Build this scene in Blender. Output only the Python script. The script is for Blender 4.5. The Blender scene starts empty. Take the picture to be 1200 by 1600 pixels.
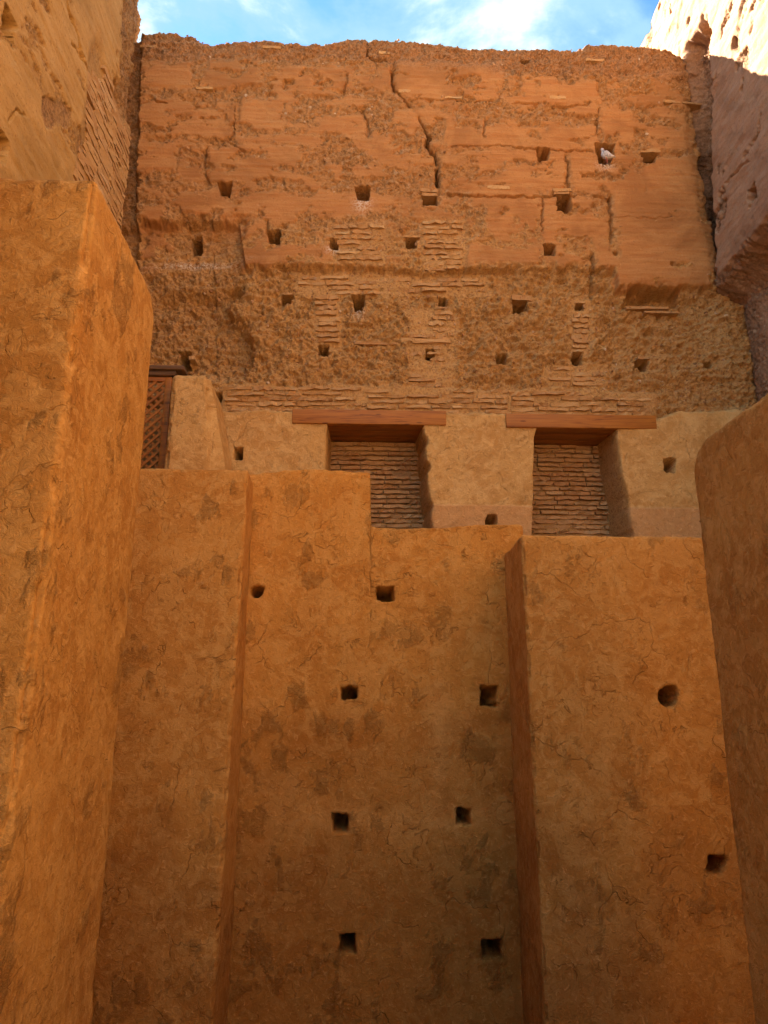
import bpy, math, random
import numpy as np
from mathutils import Vector, Matrix

# ------------------------------------------------------------------ camera, light, exposure
SC = bpy.context.scene
COL = SC.collection
R = math.radians
EYE = np.array([0.0, 0.0, 3.6])
PITCH, YAW = R(14.8), R(2.0)
cam_d = bpy.data.cameras.new('camera')
cam = bpy.data.objects.new('camera', cam_d)
COL.objects.link(cam)
cam.location = EYE
cam.rotation_euler = (R(90) + PITCH, 0, -YAW)
cam_d.sensor_fit = 'VERTICAL'
cam_d.sensor_height = 36
cam_d.sensor_width = 27
cam_d.lens = 26.0
cam_d.clip_start = 0.05
cam_d.clip_end = 2000
SC.camera = cam

SUN_DIR = np.array([-1.1, 1.0, 1.23])          # towards the sun
SUN_DIR = SUN_DIR / np.linalg.norm(SUN_DIR)
SUN_EL = math.asin(SUN_DIR[2])
SUN_AZ = math.atan2(SUN_DIR[0], SUN_DIR[1])
sun_d = bpy.data.lights.new('sun', 'SUN')
sun_d.energy = 4.6
sun_d.angle = R(0.5)
sun_d.color = (1.0, 0.88, 0.71)
sun = bpy.data.objects.new('sun', sun_d)
COL.objects.link(sun)
sun.location = (-10, 20, 25)
sun.rotation_euler = Vector(SUN_DIR).to_track_quat('Z', 'Y').to_euler()

SC.view_settings.view_transform = 'Standard'
SC.view_settings.look = 'None'
SC.view_settings.exposure = 3.5
SC.view_settings.gamma = 1.0
SC.view_settings.use_curve_mapping = False

world = bpy.data.worlds.new('World')
SC.world = world
world.use_nodes = True


class Nodes:
    """Short helpers for building node trees."""
    def __init__(self, nt):
        self.nt = nt

    def new(self, t, **kw):
        n = self.nt.nodes.new(t)
        for k, v in kw.items():
            setattr(n, k, v)
        return n

    def put(self, sock, v):
        if v is None:
            return
        if isinstance(v, bpy.types.NodeSocket):
            self.nt.links.new(v, sock)
        elif isinstance(v, (tuple, list)) and len(v) == 3 and sock.type == 'RGBA':
            sock.default_value = (*v, 1)
        else:
            sock.default_value = v

    def noise(self, vec, scale, detail=4, rough=0.55, dist=0.0, out='Fac'):
        n = self.new('ShaderNodeTexNoise')
        self.put(n.inputs['Vector'], vec)
        self.put(n.inputs['Scale'], scale)
        self.put(n.inputs['Detail'], detail)
        self.put(n.inputs['Roughness'], rough)
        self.put(n.inputs['Distortion'], dist)
        return n.outputs[out]

    def voro(self, vec, scale, feature='F1', out='Distance', rand=1.0):
        n = self.new('ShaderNodeTexVoronoi', feature=feature)
        self.put(n.inputs['Vector'], vec)
        self.put(n.inputs['Scale'], scale)
        self.put(n.inputs['Randomness'], rand)
        return n.outputs[out]

    def math(self, op, a, b=0.0, clamp=False):
        n = self.new('ShaderNodeMath', operation=op, use_clamp=clamp)
        self.put(n.inputs[0], a)
        self.put(n.inputs[1], b)
        return n.outputs[0]

    def step(self, v, lo, hi, a=0.0, b=1.0):
        n = self.new('ShaderNodeMapRange', interpolation_type='SMOOTHSTEP')
        self.put(n.inputs['Value'], v)
        self.put(n.inputs['From Min'], lo)
        self.put(n.inputs['From Max'], hi)
        self.put(n.inputs['To Min'], a)
        self.put(n.inputs['To Max'], b)
        return n.outputs[0]

    def mix(self, f, a, b, blend='MIX'):
        n = self.new('ShaderNodeMix', data_type='RGBA', blend_type=blend)
        self.put(n.inputs[0], f)
        self.put(n.inputs[6], a)
        self.put(n.inputs[7], b)
        return n.outputs[2]

    def vmath(self, op, a, b):
        n = self.new('ShaderNodeVectorMath', operation=op)
        self.put(n.inputs[0], a)
        if op == 'SCALE':
            self.put(n.inputs['Scale'], b)
        else:
            self.put(n.inputs[1], b)
        return n.outputs[0]

    def attr(self, name):
        return self.new('ShaderNodeAttribute', attribute_name=name).outputs['Fac']

    def bump(self, h, strength, dist, normal=None):
        n = self.new('ShaderNodeBump')
        self.put(n.inputs['Height'], h)
        self.put(n.inputs['Strength'], strength)
        self.put(n.inputs['Distance'], dist)
        self.put(n.inputs['Normal'], normal)
        return n.outputs[0]


# sky with broken cloud
W = Nodes(world.node_tree)
wt = world.node_tree
bg = wt.nodes['Background']
sky = W.new('ShaderNodeTexSky', sky_type='NISHITA', sun_disc=False)
sky.sun_elevation = SUN_EL
sky.sun_rotation = SUN_AZ
sky.air_density = 0.85
sky.dust_density = 0.15
sky.ozone_density = 3.5
gen = W.new('ShaderNodeTexCoord').outputs['Generated']
sep = W.new('ShaderNodeSeparateXYZ')
wt.links.new(gen, sep.inputs[0])
zz = W.math('MAXIMUM', sep.outputs[2], 0.08)
comb = W.new('ShaderNodeCombineXYZ')
wt.links.new(W.math('DIVIDE', sep.outputs[0], zz), comb.inputs[0])
wt.links.new(W.math('DIVIDE', sep.outputs[1], zz), comb.inputs[1])
cvec = W.vmath('ADD', comb.outputs[0], (3.35, 1.2, 0.0))
c1 = W.noise(cvec, 2.3, 9, 0.60, 0.35)
c2 = W.noise(cvec, 7.0, 5, 0.55, 0.5)
cf = W.math('ADD', W.math('MULTIPLY', c1, 0.8), W.math('MULTIPLY', c2, 0.2))
cm = W.step(cf, 0.37, 0.50)
cloudcol = W.mix(W.step(c1, 0.47, 0.62), (0.85, 1.45, 1.8), (2.7, 2.85, 2.9))
clear = W.mix(1.0, sky.outputs[0], (0.48, 0.68, 0.84), 'MULTIPLY')
skycol = W.mix(W.math('MULTIPLY', cm, 0.92), clear, cloudcol)
wt.links.new(skycol, bg.inputs[0])
bg.inputs[1].default_value = 0.05

random.seed(7)
RNG = np.random.default_rng(11)

# ------------------------------------------------------------------ measuring: photo pixel <-> place
FPX = 1600 * 26.0 / 36.0
FW = np.array([math.sin(YAW) * math.cos(PITCH), math.cos(YAW) * math.cos(PITCH), math.sin(PITCH)])
RT = np.array([math.cos(YAW), -math.sin(YAW), 0.0])
UP = np.cross(RT, FW)


def at_y(px, py, Y):
    r = FW * FPX + RT * (px - 600) + UP * (800 - py)
    return EYE + r * (Y / r[1])


def at_x(px, py, X):
    r = FW * FPX + RT * (px - 600) + UP * (800 - py)
    return EYE + r * (X / r[0])


def to_px(x, y, z):
    qx, qy, qz = x - EYE[0], y - EYE[1], z - EYE[2]
    d = qx * FW[0] + qy * FW[1] + qz * FW[2]
    u = qx * RT[0] + qy * RT[1]
    v = qx * UP[0] + qy * UP[1] + qz * UP[2]
    return 600 + FPX * u / d, 800 - FPX * v / d


# ------------------------------------------------------------------ numpy noise
T2 = RNG.random((256, 256)).astype(np.float32)
T3 = RNG.random((64, 64, 64)).astype(np.float32)
TC = RNG.random((256, 256, 3)).astype(np.float32)


def vn2(x, y, s=0):
    x = x + 17.3 * s
    y = y + 5.7 * s
    ix = np.floor(x).astype(np.int64)
    iy = np.floor(y).astype(np.int64)
    fx, fy = x - ix, y - iy
    fx = fx * fx * (3 - 2 * fx)
    fy = fy * fy * (3 - 2 * fy)
    a, b = ix & 255, iy & 255
    a1, b1 = (ix + 1) & 255, (iy + 1) & 255
    return (T2[a, b] * (1 - fx) + T2[a1, b] * fx) * (1 - fy) + (T2[a, b1] * (1 - fx) + T2[a1, b1] * fx) * fy


def fbm2(x, y, oc=4, s=0, gain=0.5):
    t, amp, tot = 0.0, 1.0, 0.0
    for o in range(oc):
        t = t + amp * vn2(x * 2.03 ** o, y * 2.03 ** o, s + o * 3)
        tot += amp
        amp *= gain
    return t / tot


def vn3(p, s=0):
    p = p + 11.7 * s
    i = np.floor(p).astype(np.int64)
    f = p - i
    f = f * f * (3 - 2 * f)
    a, b = i & 63, (i + 1) & 63
    fx, fy, fz = f[:, 0], f[:, 1], f[:, 2]
    def L(u, v, t):
        return u * (1 - t) + v * t
    c00 = L(T3[a[:, 0], a[:, 1], a[:, 2]], T3[b[:, 0], a[:, 1], a[:, 2]], fx)
    c10 = L(T3[a[:, 0], b[:, 1], a[:, 2]], T3[b[:, 0], b[:, 1], a[:, 2]], fx)
    c01 = L(T3[a[:, 0], a[:, 1], b[:, 2]], T3[b[:, 0], a[:, 1], b[:, 2]], fx)
    c11 = L(T3[a[:, 0], b[:, 1], b[:, 2]], T3[b[:, 0], b[:, 1], b[:, 2]], fx)
    return L(L(c00, c10, fy), L(c01, c11, fy), fz)


def fbm3(p, oc=4, s=0, gain=0.5):
    t, amp, tot = 0.0, 1.0, 0.0
    for o in range(oc):
        t = t + amp * vn3(p * 2.03 ** o, s + o)
        tot += amp
        amp *= gain
    return t / tot


def worley(x, y, s=0):
    """distance to the nearest feature point and that cell's random value"""
    x = x + 31.1 * s
    y = y + 13.9 * s
    ix = np.floor(x).astype(np.int64)
    iy = np.floor(y).astype(np.int64)
    best = np.full(x.shape, 9.0)
    val = np.zeros(x.shape)
    for dx in (-1, 0, 1):
        for dy in (-1, 0, 1):
            c = TC[(ix + dx) & 255, (iy + dy) & 255]
            d = (ix + dx + c[..., 0] - x) ** 2 + (iy + dy + c[..., 1] - y) ** 2
            m = d < best
            best = np.where(m, d, best)
            val = np.where(m, c[..., 2], val)
    return np.sqrt(best), val


def ss(v, a, b):
    t = np.clip((v - a) / (b - a), 0, 1)
    return t * t * (3 - 2 * t)


def seg_dist(px, py, pts):
    best = np.full(px.shape, 1e9)
    for (x0, y0), (x1, y1) in zip(pts[:-1], pts[1:]):
        dx, dy = x1 - x0, y1 - y0
        t = np.clip(((px - x0) * dx + (py - y0) * dy) / (dx * dx + dy * dy + 1e-9), 0, 1)
        best = np.minimum(best, np.hypot(px - x0 - t * dx, py - y0 - t * dy))
    return best


def in_rect(px, py, r, soft):
    """1 inside a photo rectangle, 0 outside, soft edge"""
    x0, y0, x1, y1 = r
    d = np.minimum(np.minimum(px - x0, x1 - px), np.minimum(py - y0, y1 - py))
    return ss(d, -soft, soft)


# ------------------------------------------------------------------ mesh builders
def mesh_from(name, verts, quads, mat, parent=None, smooth=True, attrs=None, tris=None):
    me = bpy.data.meshes.new(name)
    verts = np.asarray(verts, dtype=np.float32)
    quads = np.asarray(quads, dtype=np.int32).reshape(-1, 4)
    nq = len(quads)
    loops = quads.ravel()
    starts = np.arange(nq, dtype=np.int32) * 4
    if tris is not None and len(tris):
        tris = np.asarray(tris, dtype=np.int32).reshape(-1, 3)
        starts = np.concatenate([starts, len(loops) + np.arange(len(tris), dtype=np.int32) * 3])
        loops = np.concatenate([loops, tris.ravel()])
    me.vertices.add(len(verts))
    me.vertices.foreach_set('co', verts.ravel())
    me.loops.add(len(loops))
    me.loops.foreach_set('vertex_index', loops.astype(np.int32))
    me.polygons.add(len(starts))
    me.polygons.foreach_set('loop_start', starts.astype(np.int32))
    me.polygons.foreach_set('use_smooth', np.full(len(starts), bool(smooth)))
    me.update(calc_edges=True)
    me.validate()
    if attrs:
        for k, v in attrs.items():
            a = me.attributes.new(k, 'FLOAT', 'POINT')
            a.data.foreach_set('value', np.asarray(v, dtype=np.float32).ravel())
    if mat:
        me.materials.append(mat)
    o = bpy.data.objects.new(name, me)
    COL.objects.link(o)
    if parent:
        o.parent = parent
    return o


def tag(o, label=None, category=None, group=None, kind=None):
    if label:
        o['label'] = label
    if category:
        o['category'] = category
    if group:
        o['group'] = group
    if kind or category:
        o['kind'] = kind or 'thing'
    return o


def relief(name, U, V, place, h, n, thick, mat, attrs, parent=None):
    """a closed wall whose face is a dense relief: place(u, v) on the plane, h pushed along n, with a back"""
    nu, nv = U.shape
    P = place(U, V) + h[..., None] * np.asarray(n)
    P = P.reshape(-1, 3)
    idx = np.arange(nu * nv).reshape(nu, nv)
    q = np.stack([idx[:-1, :-1], idx[1:, :-1], idx[1:, 1:], idx[:-1, 1:]], -1).reshape(-1, 4)
    ring = np.concatenate([idx[:-1, 0], idx[-1, :-1], idx[:0:-1, -1], idx[0, :0:-1]])
    base = place(U, V).reshape(-1, 3)[ring] - np.asarray(n) * thick
    b0 = len(P)
    m = len(ring)
    k = np.arange(m)
    sk = np.stack([ring[k], b0 + k, b0 + (k + 1) % m, ring[(k + 1) % m]], -1)[:, ::-1]
    cen = base.mean(0)
    # back face as a fan of triangles
    fan = np.stack([np.full(m, b0 + m), b0 + (k + 1) % m, b0 + k], -1)
    verts = np.concatenate([P, base, cen[None]])
    at = {}
    for key, v in attrs.items():
        v = v.ravel()
        at[key] = np.concatenate([v, v[ring], [0.0]])
    return mesh_from(name, verts, np.concatenate([q, sk]), mat, parent, True, at, fan)


def block(name, xs, ys, zs, r, mat, disp=None, warp=None, attr=None, parent=None):
    """a solid with rounded edges, every face a fine grid; disp(p, n) moves points along the normal, warp(p) bends it"""
    xs, ys, zs = (np.asarray(a, float) for a in (xs, ys, zs))
    lo = np.array([xs[0], ys[0], zs[0]])
    hi = np.array([xs[-1], ys[-1], zs[-1]])
    V, Q, off = [], [], 0
    def face(A, B, fix, axis, flip):
        nonlocal off
        a, b = np.meshgrid(A, B, indexing='ij')
        p = np.empty(a.shape + (3,))
        others = [i for i in range(3) if i != axis]
        p[..., others[0]] = a
        p[..., others[1]] = b
        p[..., axis] = fix
        idx = np.arange(a.size).reshape(a.shape) + off
        q = np.stack([idx[:-1, :-1], idx[1:, :-1], idx[1:, 1:], idx[:-1, 1:]], -1).reshape(-1, 4)
        if flip:
            q = q[:, ::-1]
        V.append(p.reshape(-1, 3))
        Q.append(q)
        off += a.size
    face(xs, zs, ys[0], 1, False)
    face(xs, zs, ys[-1], 1, True)
    face(ys, zs, xs[0], 0, True)
    face(ys, zs, xs[-1], 0, False)
    face(xs, ys, zs[0], 2, True)
    face(xs, ys, zs[-1], 2, False)
    V = np.concatenate(V)
    Q = np.concatenate(Q)
    key = np.round((V - lo) * 1e4).astype(np.int64)
    kk = key[:, 0] * (10 ** 12) + key[:, 1] * (10 ** 6) + key[:, 2]
    _, first, inv = np.unique(kk, return_index=True, return_inverse=True)
    V = V[first]
    Q = inv[Q]
    inner = np.clip(V, lo + r, hi - r)
    d = V - inner
    ln = np.linalg.norm(d, axis=1)
    n = d / np.maximum(ln, 1e-9)[:, None]
    P = inner + n * r
    rest = P.copy()
    if disp is not None:
        P = P + n * disp(P, n)[:, None]
    if warp is not None:
        P = warp(P)
    at = attr(rest, n) if attr else None
    return mesh_from(name, P, Q, mat, parent, True, at)


def steps(*spans):
    """coordinates: (start, end, step) spans joined"""
    out = []
    for a, b, s in spans:
        k = max(1, int(math.ceil((b - a) / s)))
        out.append(np.linspace(a, b, k + 1)[:-1])
    out.append(np.array([spans[-1][1]]))
    return np.concatenate(out)


def solid_box(name, lo, hi, mat, parent=None, bevel=0.0):
    a, b = np.asarray(lo, float), np.asarray(hi, float)
    if bevel:
        def ax(i):
            return np.array([a[i], a[i] + bevel, b[i] - bevel, b[i]])
        return block(name, ax(0), ax(1), ax(2), bevel, mat, parent=parent)
    v = [(x, y, z) for x in (a[0], b[0]) for y in (a[1], b[1]) for z in (a[2], b[2])]
    q = [(0, 1, 3, 2), (4, 6, 7, 5), (0, 4, 5, 1), (2, 3, 7, 6), (0, 2, 6, 4), (1, 5, 7, 3)]
    return mesh_from(name, v, q, mat, parent, False)


# ------------------------------------------------------------------ materials
def new_mat(name, rough=0.9):
    m = bpy.data.materials.new(name)
    m.use_nodes = True
    N = Nodes(m.node_tree)
    b = m.node_tree.nodes['Principled BSDF']
    b.inputs['Roughness'].default_value = rough
    b.inputs['Specular IOR Level'].default_value = 0.15
    co = N.new('ShaderNodeTexCoord').outputs['Object']
    return m, N, b, co


def plaster_material(name, base, pale, dark, seed=0.0, crack=1.0, bump=1.0):
    """render on the lower walls; 'damp', 'pale', 'skirt', 'patch' are a darker lower part, pale stains, the skirt band and worn places"""
    m, N, b, co = new_mat(name)
    co = N.vmath('ADD', co, (seed * 3.1, seed * 7.7, seed * 1.9))
    wob = N.noise(co, 3.0, 3, 0.6, 0.0, 'Color')
    wco = N.vmath('ADD', co, N.vmath('SCALE', N.vmath('SUBTRACT', wob, (0.5, 0.5, 0.5)), 0.34))
    big = N.noise(co, 1.2, 4, 0.62, 0.6)
    mid = N.noise(co, 4.6, 5, 0.68, 1.3)
    col = N.mix(N.step(big, 0.32, 0.66), dark, base)
    col = N.mix(N.math('MULTIPLY', N.step(mid, 0.48, 0.63), 0.75), col, pale)
    col = N.mix(N.math('MULTIPLY', N.step(mid, 0.47, 0.34), 0.55), col, dark)
    # smears of a later coat, outlined by their own rims
    sm = N.noise(wco, 2.6, 3, 0.5, 1.6)
    msk = N.noise(co, 2.0, 2)
    rim = N.math('MULTIPLY', N.step(N.math('ABSOLUTE', N.math('SUBTRACT', sm, 0.53)), 0.0, 0.009, 1.0, 0.0), N.step(msk, 0.53, 0.62))
    coat = N.step(sm, 0.525, 0.57)
    col = N.mix(N.math('MULTIPLY', coat, 0.42), col, pale)
    # worn places where the combed under-coat shows
    scr = N.noise(N.vmath('MULTIPLY', wco, (1.0, 1.0, 2.2)), 38.0, 3, 0.65, 1.2)
    patm = N.attr('patch')
    col = N.mix(N.math('MULTIPLY', patm, N.step(scr, 0.55, 0.44, 0.0, 0.20)), col, tuple(c * 0.5 for c in dark))
    # hairline cracks
    vd = N.voro(wco, 1.3, 'DISTANCE_TO_EDGE')
    ck = N.math('MULTIPLY', N.step(vd, 0.0, 0.005, 1.0, 0.0), N.step(msk, 0.48, 0.41))
    deep = N.math('MULTIPLY', N.math('MAXIMUM', N.math('MULTIPLY', ck, 0.75), N.math('MULTIPLY', rim, 0.7)), crack)
    col = N.mix(N.math('MULTIPLY', deep, 0.48), col, tuple(c * 0.35 for c in dark))
    col = N.mix(N.attr('low_dark'), col, N.mix(0.82, col, (0.42, 0.27, 0.17), 'MULTIPLY'))  # browner, darker tone on the lower part
    col = N.mix(N.math('MULTIPLY', N.attr('pale'), N.step(mid, 0.30, 0.6, 0.35, 1.0)), col, tuple(min(1, c * 1.15 + 0.03) for c in pale))
    col = N.mix(N.attr('skirt'), col, N.mix(N.step(mid, 0.3, 0.7), (0.48, 0.258, 0.100), (0.53, 0.298, 0.125)))
    fine = N.noise(co, 21.0, 5, 0.72, 0.9)
    col = N.mix(N.step(fine, 0.46, 0.30, 0.0, 0.60), col, tuple(c * 0.62 for c in dark))
    col = N.mix(N.step(fine, 0.54, 0.70, 0.0, 0.55), col, tuple(min(0.75, c * 1.12 + 0.03) for c in pale))
    N.put(b.inputs['Base Color'], col)
    hgt = N.math('ADD', fine, N.math('MULTIPLY', N.math('MULTIPLY', scr, patm), 1.2))
    hgt = N.math('SUBTRACT', hgt, N.math('MULTIPLY', deep, 0.9))
    N.put(b.inputs['Normal'], N.bump(hgt, 0.95 * bump, 0.022))
    return m


def earth_material(name, smooth_a, smooth_b, rough_a, rough_b, speck, seed=0.0):
    """rammed earth: 'smooth' marks the rammed skin, 'grey' the weathered cap, 'lime' droppings under the holes"""
    m, N, b, co = new_mat(name, 0.95)
    co = N.vmath('ADD', co, (seed * 2.3, seed * 5.1, seed * 3.3))
    S, G = N.attr('smooth'), N.attr('grey')
    blot = N.noise(co, 2.2, 5, 0.65, 0.8)
    lay = N.noise(N.vmath('MULTIPLY', co, (0.8, 0.8, 9.0)), 1.6, 4, 0.62, 0.5)
    gr = N.noise(co, 34.0, 4, 0.75)
    stc = N.new('ShaderNodeSeparateColor')
    N.nt.links.new(N.voro(co, 21.0, 'F1', 'Color'), stc.inputs[0])
    smc = N.mix(N.step(lay, 0.36, 0.64), smooth_a, smooth_b)
    smc = N.mix(N.step(blot, 0.52, 0.70, 0.0, 0.6), smc, rough_a)
    smc = N.mix(N.step(gr, 0.44, 0.32, 0.0, 0.75), smc, rough_b)
    smc = N.mix(N.step(gr, 0.60, 0.70, 0.0, 0.5), smc, speck)
    tone = N.noise(co, 0.8, 4, 0.7, 0.8)
    smc = N.mix(N.step(tone, 0.46, 0.64, 0.0, 0.6), smc, tuple(c * 0.70 for c in smooth_a))
    rc = N.mix(N.step(gr, 0.34, 0.60), rough_b, rough_a)
    rc = N.mix(N.step(stc.outputs[0], 0.84, 0.94, 0.0, 0.45), rc, speck)
    rc = N.mix(N.step(stc.outputs[1], 0.72, 0.95, 0.0, 0.55), rc, tuple(c * 0.55 for c in rough_b))
    rc = N.mix(N.step(blot, 0.40, 0.62, 0.0, 0.5), rc, smooth_b)
    rc = N.mix(N.math('MULTIPLY', N.attr('gold'), N.step(gr, 0.36, 0.58, 0.15, 0.7)), rc, (0.52, 0.315, 0.118))
    col = N.mix(S, rc, smc)
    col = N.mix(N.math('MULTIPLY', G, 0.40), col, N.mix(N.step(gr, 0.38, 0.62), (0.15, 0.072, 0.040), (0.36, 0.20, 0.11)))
    col = N.mix(N.math('MULTIPLY', N.attr('lime'), N.step(gr, 0.44, 0.56)), col, (0.55, 0.48, 0.40))
    N.put(b.inputs['Base Color'], col)
    mr = N.new('ShaderNodeMix', data_type='FLOAT')
    N.put(mr.inputs[0], S)
    N.put(mr.inputs[2], N.math('MULTIPLY', gr, 1.2))
    N.put(mr.inputs[3], N.math('MULTIPLY', gr, 0.55))
    N.put(b.inputs['Normal'], N.bump(mr.outputs[0], 0.9, 0.024))
    return m


def brick_material(name, a, bcol, c):
    m, N, b, co = new_mat(name, 0.92)
    rnd = N.new('ShaderNodeObjectInfo').outputs['Random']
    geo = N.new('ShaderNodeNewGeometry').outputs['Position']
    col = N.mix(N.step(rnd, 0.1, 0.9), a, bcol)
    col = N.mix(N.step(N.math('FRACT', N.math('MULTIPLY', rnd, 7.31)), 0.72, 0.95), col, c)
    n = N.noise(geo, 19.0, 5, 0.66, 0.5)
    col = N.mix(N.step(n, 0.42, 0.68, 0.0, 0.65), col, (0.40, 0.27, 0.145))
    col = N.mix(N.step(n, 0.44, 0.30, 0.0, 0.65), col, (0.10, 0.055, 0.03))
    N.put(b.inputs['Base Color'], col)
    N.put(b.inputs['Normal'], N.bump(N.noise(geo, 48.0, 5, 0.66), 0.8, 0.012))
    return m


def wood_material(name, a, bcol, dark, rough=0.55):
    m, N, b, co = new_mat(name, rough)
    b.inputs['Specular IOR Level'].default_value = 0.3
    rnd = N.new('ShaderNodeObjectInfo').outputs['Random']
    off = N.new('ShaderNodeCombineXYZ')
    N.put(off.inputs[1], N.math('MULTIPLY', rnd, 13.0))
    v = N.vmath('ADD', co, off.outputs[0])
    g = N.noise(N.vmath('MULTIPLY', v, (1.4, 12.0, 26.0)), 1.0, 6, 0.62, 1.2)
    kn = N.voro(N.vmath('MULTIPLY', v, (2.6, 6.0, 9.0)), 1.0)
    col = N.mix(N.step(g, 0.36, 0.66), a, bcol)
    col = N.mix(N.step(g, 0.44, 0.34, 0.0, 0.7), col, dark)
    col = N.mix(N.step(kn, 0.16, 0.06, 0.0, 0.8), col, dark)
    N.put(b.inputs['Base Color'], col)
    N.put(b.inputs['Normal'], N.bump(g, 0.35, 0.006))
    return m


def plain_material(name, a, bcol, scale=3.0, rough=0.9, bump=0.4):
    m, N, b, co = new_mat(name, rough)
    n = N.noise(co, scale, 6, 0.65, 0.3)
    N.put(b.inputs['Base Color'], N.mix(N.step(n, 0.36, 0.64), a, bcol))
    N.put(b.inputs['Normal'], N.bump(N.noise(co, scale * 9, 5, 0.65), bump, 0.02))
    return m


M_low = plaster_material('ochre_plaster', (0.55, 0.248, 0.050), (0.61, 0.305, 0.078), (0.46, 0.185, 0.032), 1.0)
M_but = plaster_material('ochre_plaster_buttress', (0.52, 0.246, 0.057), (0.58, 0.306, 0.088), (0.43, 0.182, 0.036), 4.0)
M_fore = plaster_material('ochre_plaster_foreground', (0.48, 0.246, 0.060), (0.55, 0.305, 0.090), (0.39, 0.178, 0.038), 7.0, crack=0.6)
M_pier = plaster_material('pale_plaster', (0.53, 0.315, 0.112), (0.60, 0.375, 0.150), (0.44, 0.235, 0.074), 9.0, crack=0.7)
M_earth = earth_material('rammed_earth', (0.365, 0.160, 0.054), (0.415, 0.205, 0.074), (0.42, 0.225, 0.086), (0.225, 0.108, 0.042), (0.47, 0.33, 0.20))
M_earth_l = earth_material('rammed_earth_golden', (0.43, 0.258, 0.084), (0.48, 0.305, 0.115), (0.37, 0.215, 0.076), (0.19, 0.095, 0.038), (0.50, 0.36, 0.21), 3.0)
M_earth_r = earth_material('rammed_earth_pale', (0.325, 0.185, 0.108), (0.37, 0.222, 0.132), (0.31, 0.17, 0.092), (0.18, 0.095, 0.05), (0.48, 0.36, 0.24), 5.0)
M_brick = brick_material('old_brick', (0.44, 0.245, 0.095), (0.37, 0.195, 0.075), (0.49, 0.30, 0.13))
M_brick_red = brick_material('niche_brick', (0.42, 0.235, 0.100), (0.36, 0.180, 0.072), (0.46, 0.28, 0.135))
M_brick_gold = brick_material('golden_brick', (0.50, 0.31, 0.13), (0.43, 0.245, 0.10), (0.54, 0.36, 0.18))
M_mortar = plain_material('mud_mortar', (0.28, 0.155, 0.068), (0.40, 0.235, 0.11), 9.0, 0.95, 0.9)
M_stone = brick_material('rubble_stone', (0.40, 0.23, 0.11), (0.25, 0.135, 0.065), (0.50, 0.37, 0.24))
M_wood = wood_material('varnished_pine', (0.27, 0.092, 0.014), (0.36, 0.140, 0.022), (0.12, 0.036, 0.008))
M_wood_dark = wood_material('old_dark_wood', (0.085, 0.045, 0.024), (0.15, 0.085, 0.045), (0.035, 0.018, 0.01), 0.8)
M_ground = plain_material('packed_earth', (0.30, 0.19, 0.10), (0.40, 0.26, 0.145), 0.7)
M_pave = plain_material('worn_paving', (0.28, 0.18, 0.10), (0.38, 0.25, 0.15), 1.7)

# ------------------------------------------------------------------ ground and platforms
g = mesh_from('ground', [(-300, -300, 0), (300, -300, 0), (300, 300, 0), (-300, 300, 0)], [(0, 1, 2, 3)], M_ground, None, False)
tag(g, kind='structure')
tag(solid_box('terrace', (-3.6, 9.24, 0.004), (6.2, 10.2, 5.1), M_pave), kind='structure')
tag(solid_box('walkway', (-2.4, -3.1, 0.004), (3.0, 2.0, 1.95), M_pave), kind='structure')

# ------------------------------------------------------------------ the tall back wall
D = 9.5
CRACKS = [  # polylines in photo pixels, half width, depth (m)
    ([(577, 50), (575, 66), (575, 84), (583, 91), (600, 92), (613, 95), (614, 110), (611, 128), (616, 142), (630, 154), (650, 182), (660, 196), (670, 212), (666, 226), (678, 238), (684, 262), (683, 296), (683, 322)], 1.5, 0.20),
    ([(668, 206), (676, 214), (668, 228), (680, 242), (683, 262), (682, 300)], 1.8, 0.25),
    ([(368, 160), (367, 185), (365, 214)], 1.3, 0.06),
    ([(322, 232), (320, 252), (317, 268), (324, 284)], 1.6, 0.07),
    ([(365, 214), (356, 222), (372, 232), (380, 238)], 1.2, 0.05),
    ([(470, 228), (472, 250), (468, 262)], 1.4, 0.05),
    ([(568, 172), (574, 190), (576, 214)], 1.6, 0.06),
    ([(543, 118), (541, 138), (536, 146)], 1.4, 0.05),
    ([(757, 183), (756, 230)], 1.3, 0.06),
    ([(938, 168), (934, 180), (931, 205), (931, 226)], 1.4, 0.06),
    ([(884, 246), (886, 268), (888, 296)], 1.6, 0.07),
    ([(704, 230), (750, 230), (800, 231), (836, 234), (868, 237), (926, 238)], 1.2, 0.05),
    ([(800, 162), (840, 164), (866, 168), (930, 166), (938, 160)], 1.2, 0.05),
    ([(640, 157), (700, 158), (780, 160)], 1.0, 0.04),
    ([(700, 305), (760, 310), (800, 309), (846, 309), (900, 307), (952, 310)], 1.4, 0.06),
    ([(846, 310), (846, 345), (847, 372)], 1.3, 0.06),
    ([(952, 310), (954, 332), (954, 352), (956, 378), (962, 398)], 2.0, 0.09),
    ([(924, 388), (927, 410), (926, 440), (927, 458)], 1.8, 0.08),
    ([(216, 166), (236, 158), (262, 163)], 1.2, 0.05),
    ([(330, 345), (329, 400), (331, 470), (332, 560)], 1.0, 0.05),
    ([(960, 340), (1000, 344), (1060, 341)], 0.8, 0.02),
    ([(418, 346), (417, 362)], 1.2, 0.08),
    ([(1055, 480), (1056, 530), (1055, 570)], 1.0, 0.04),
]
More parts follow.
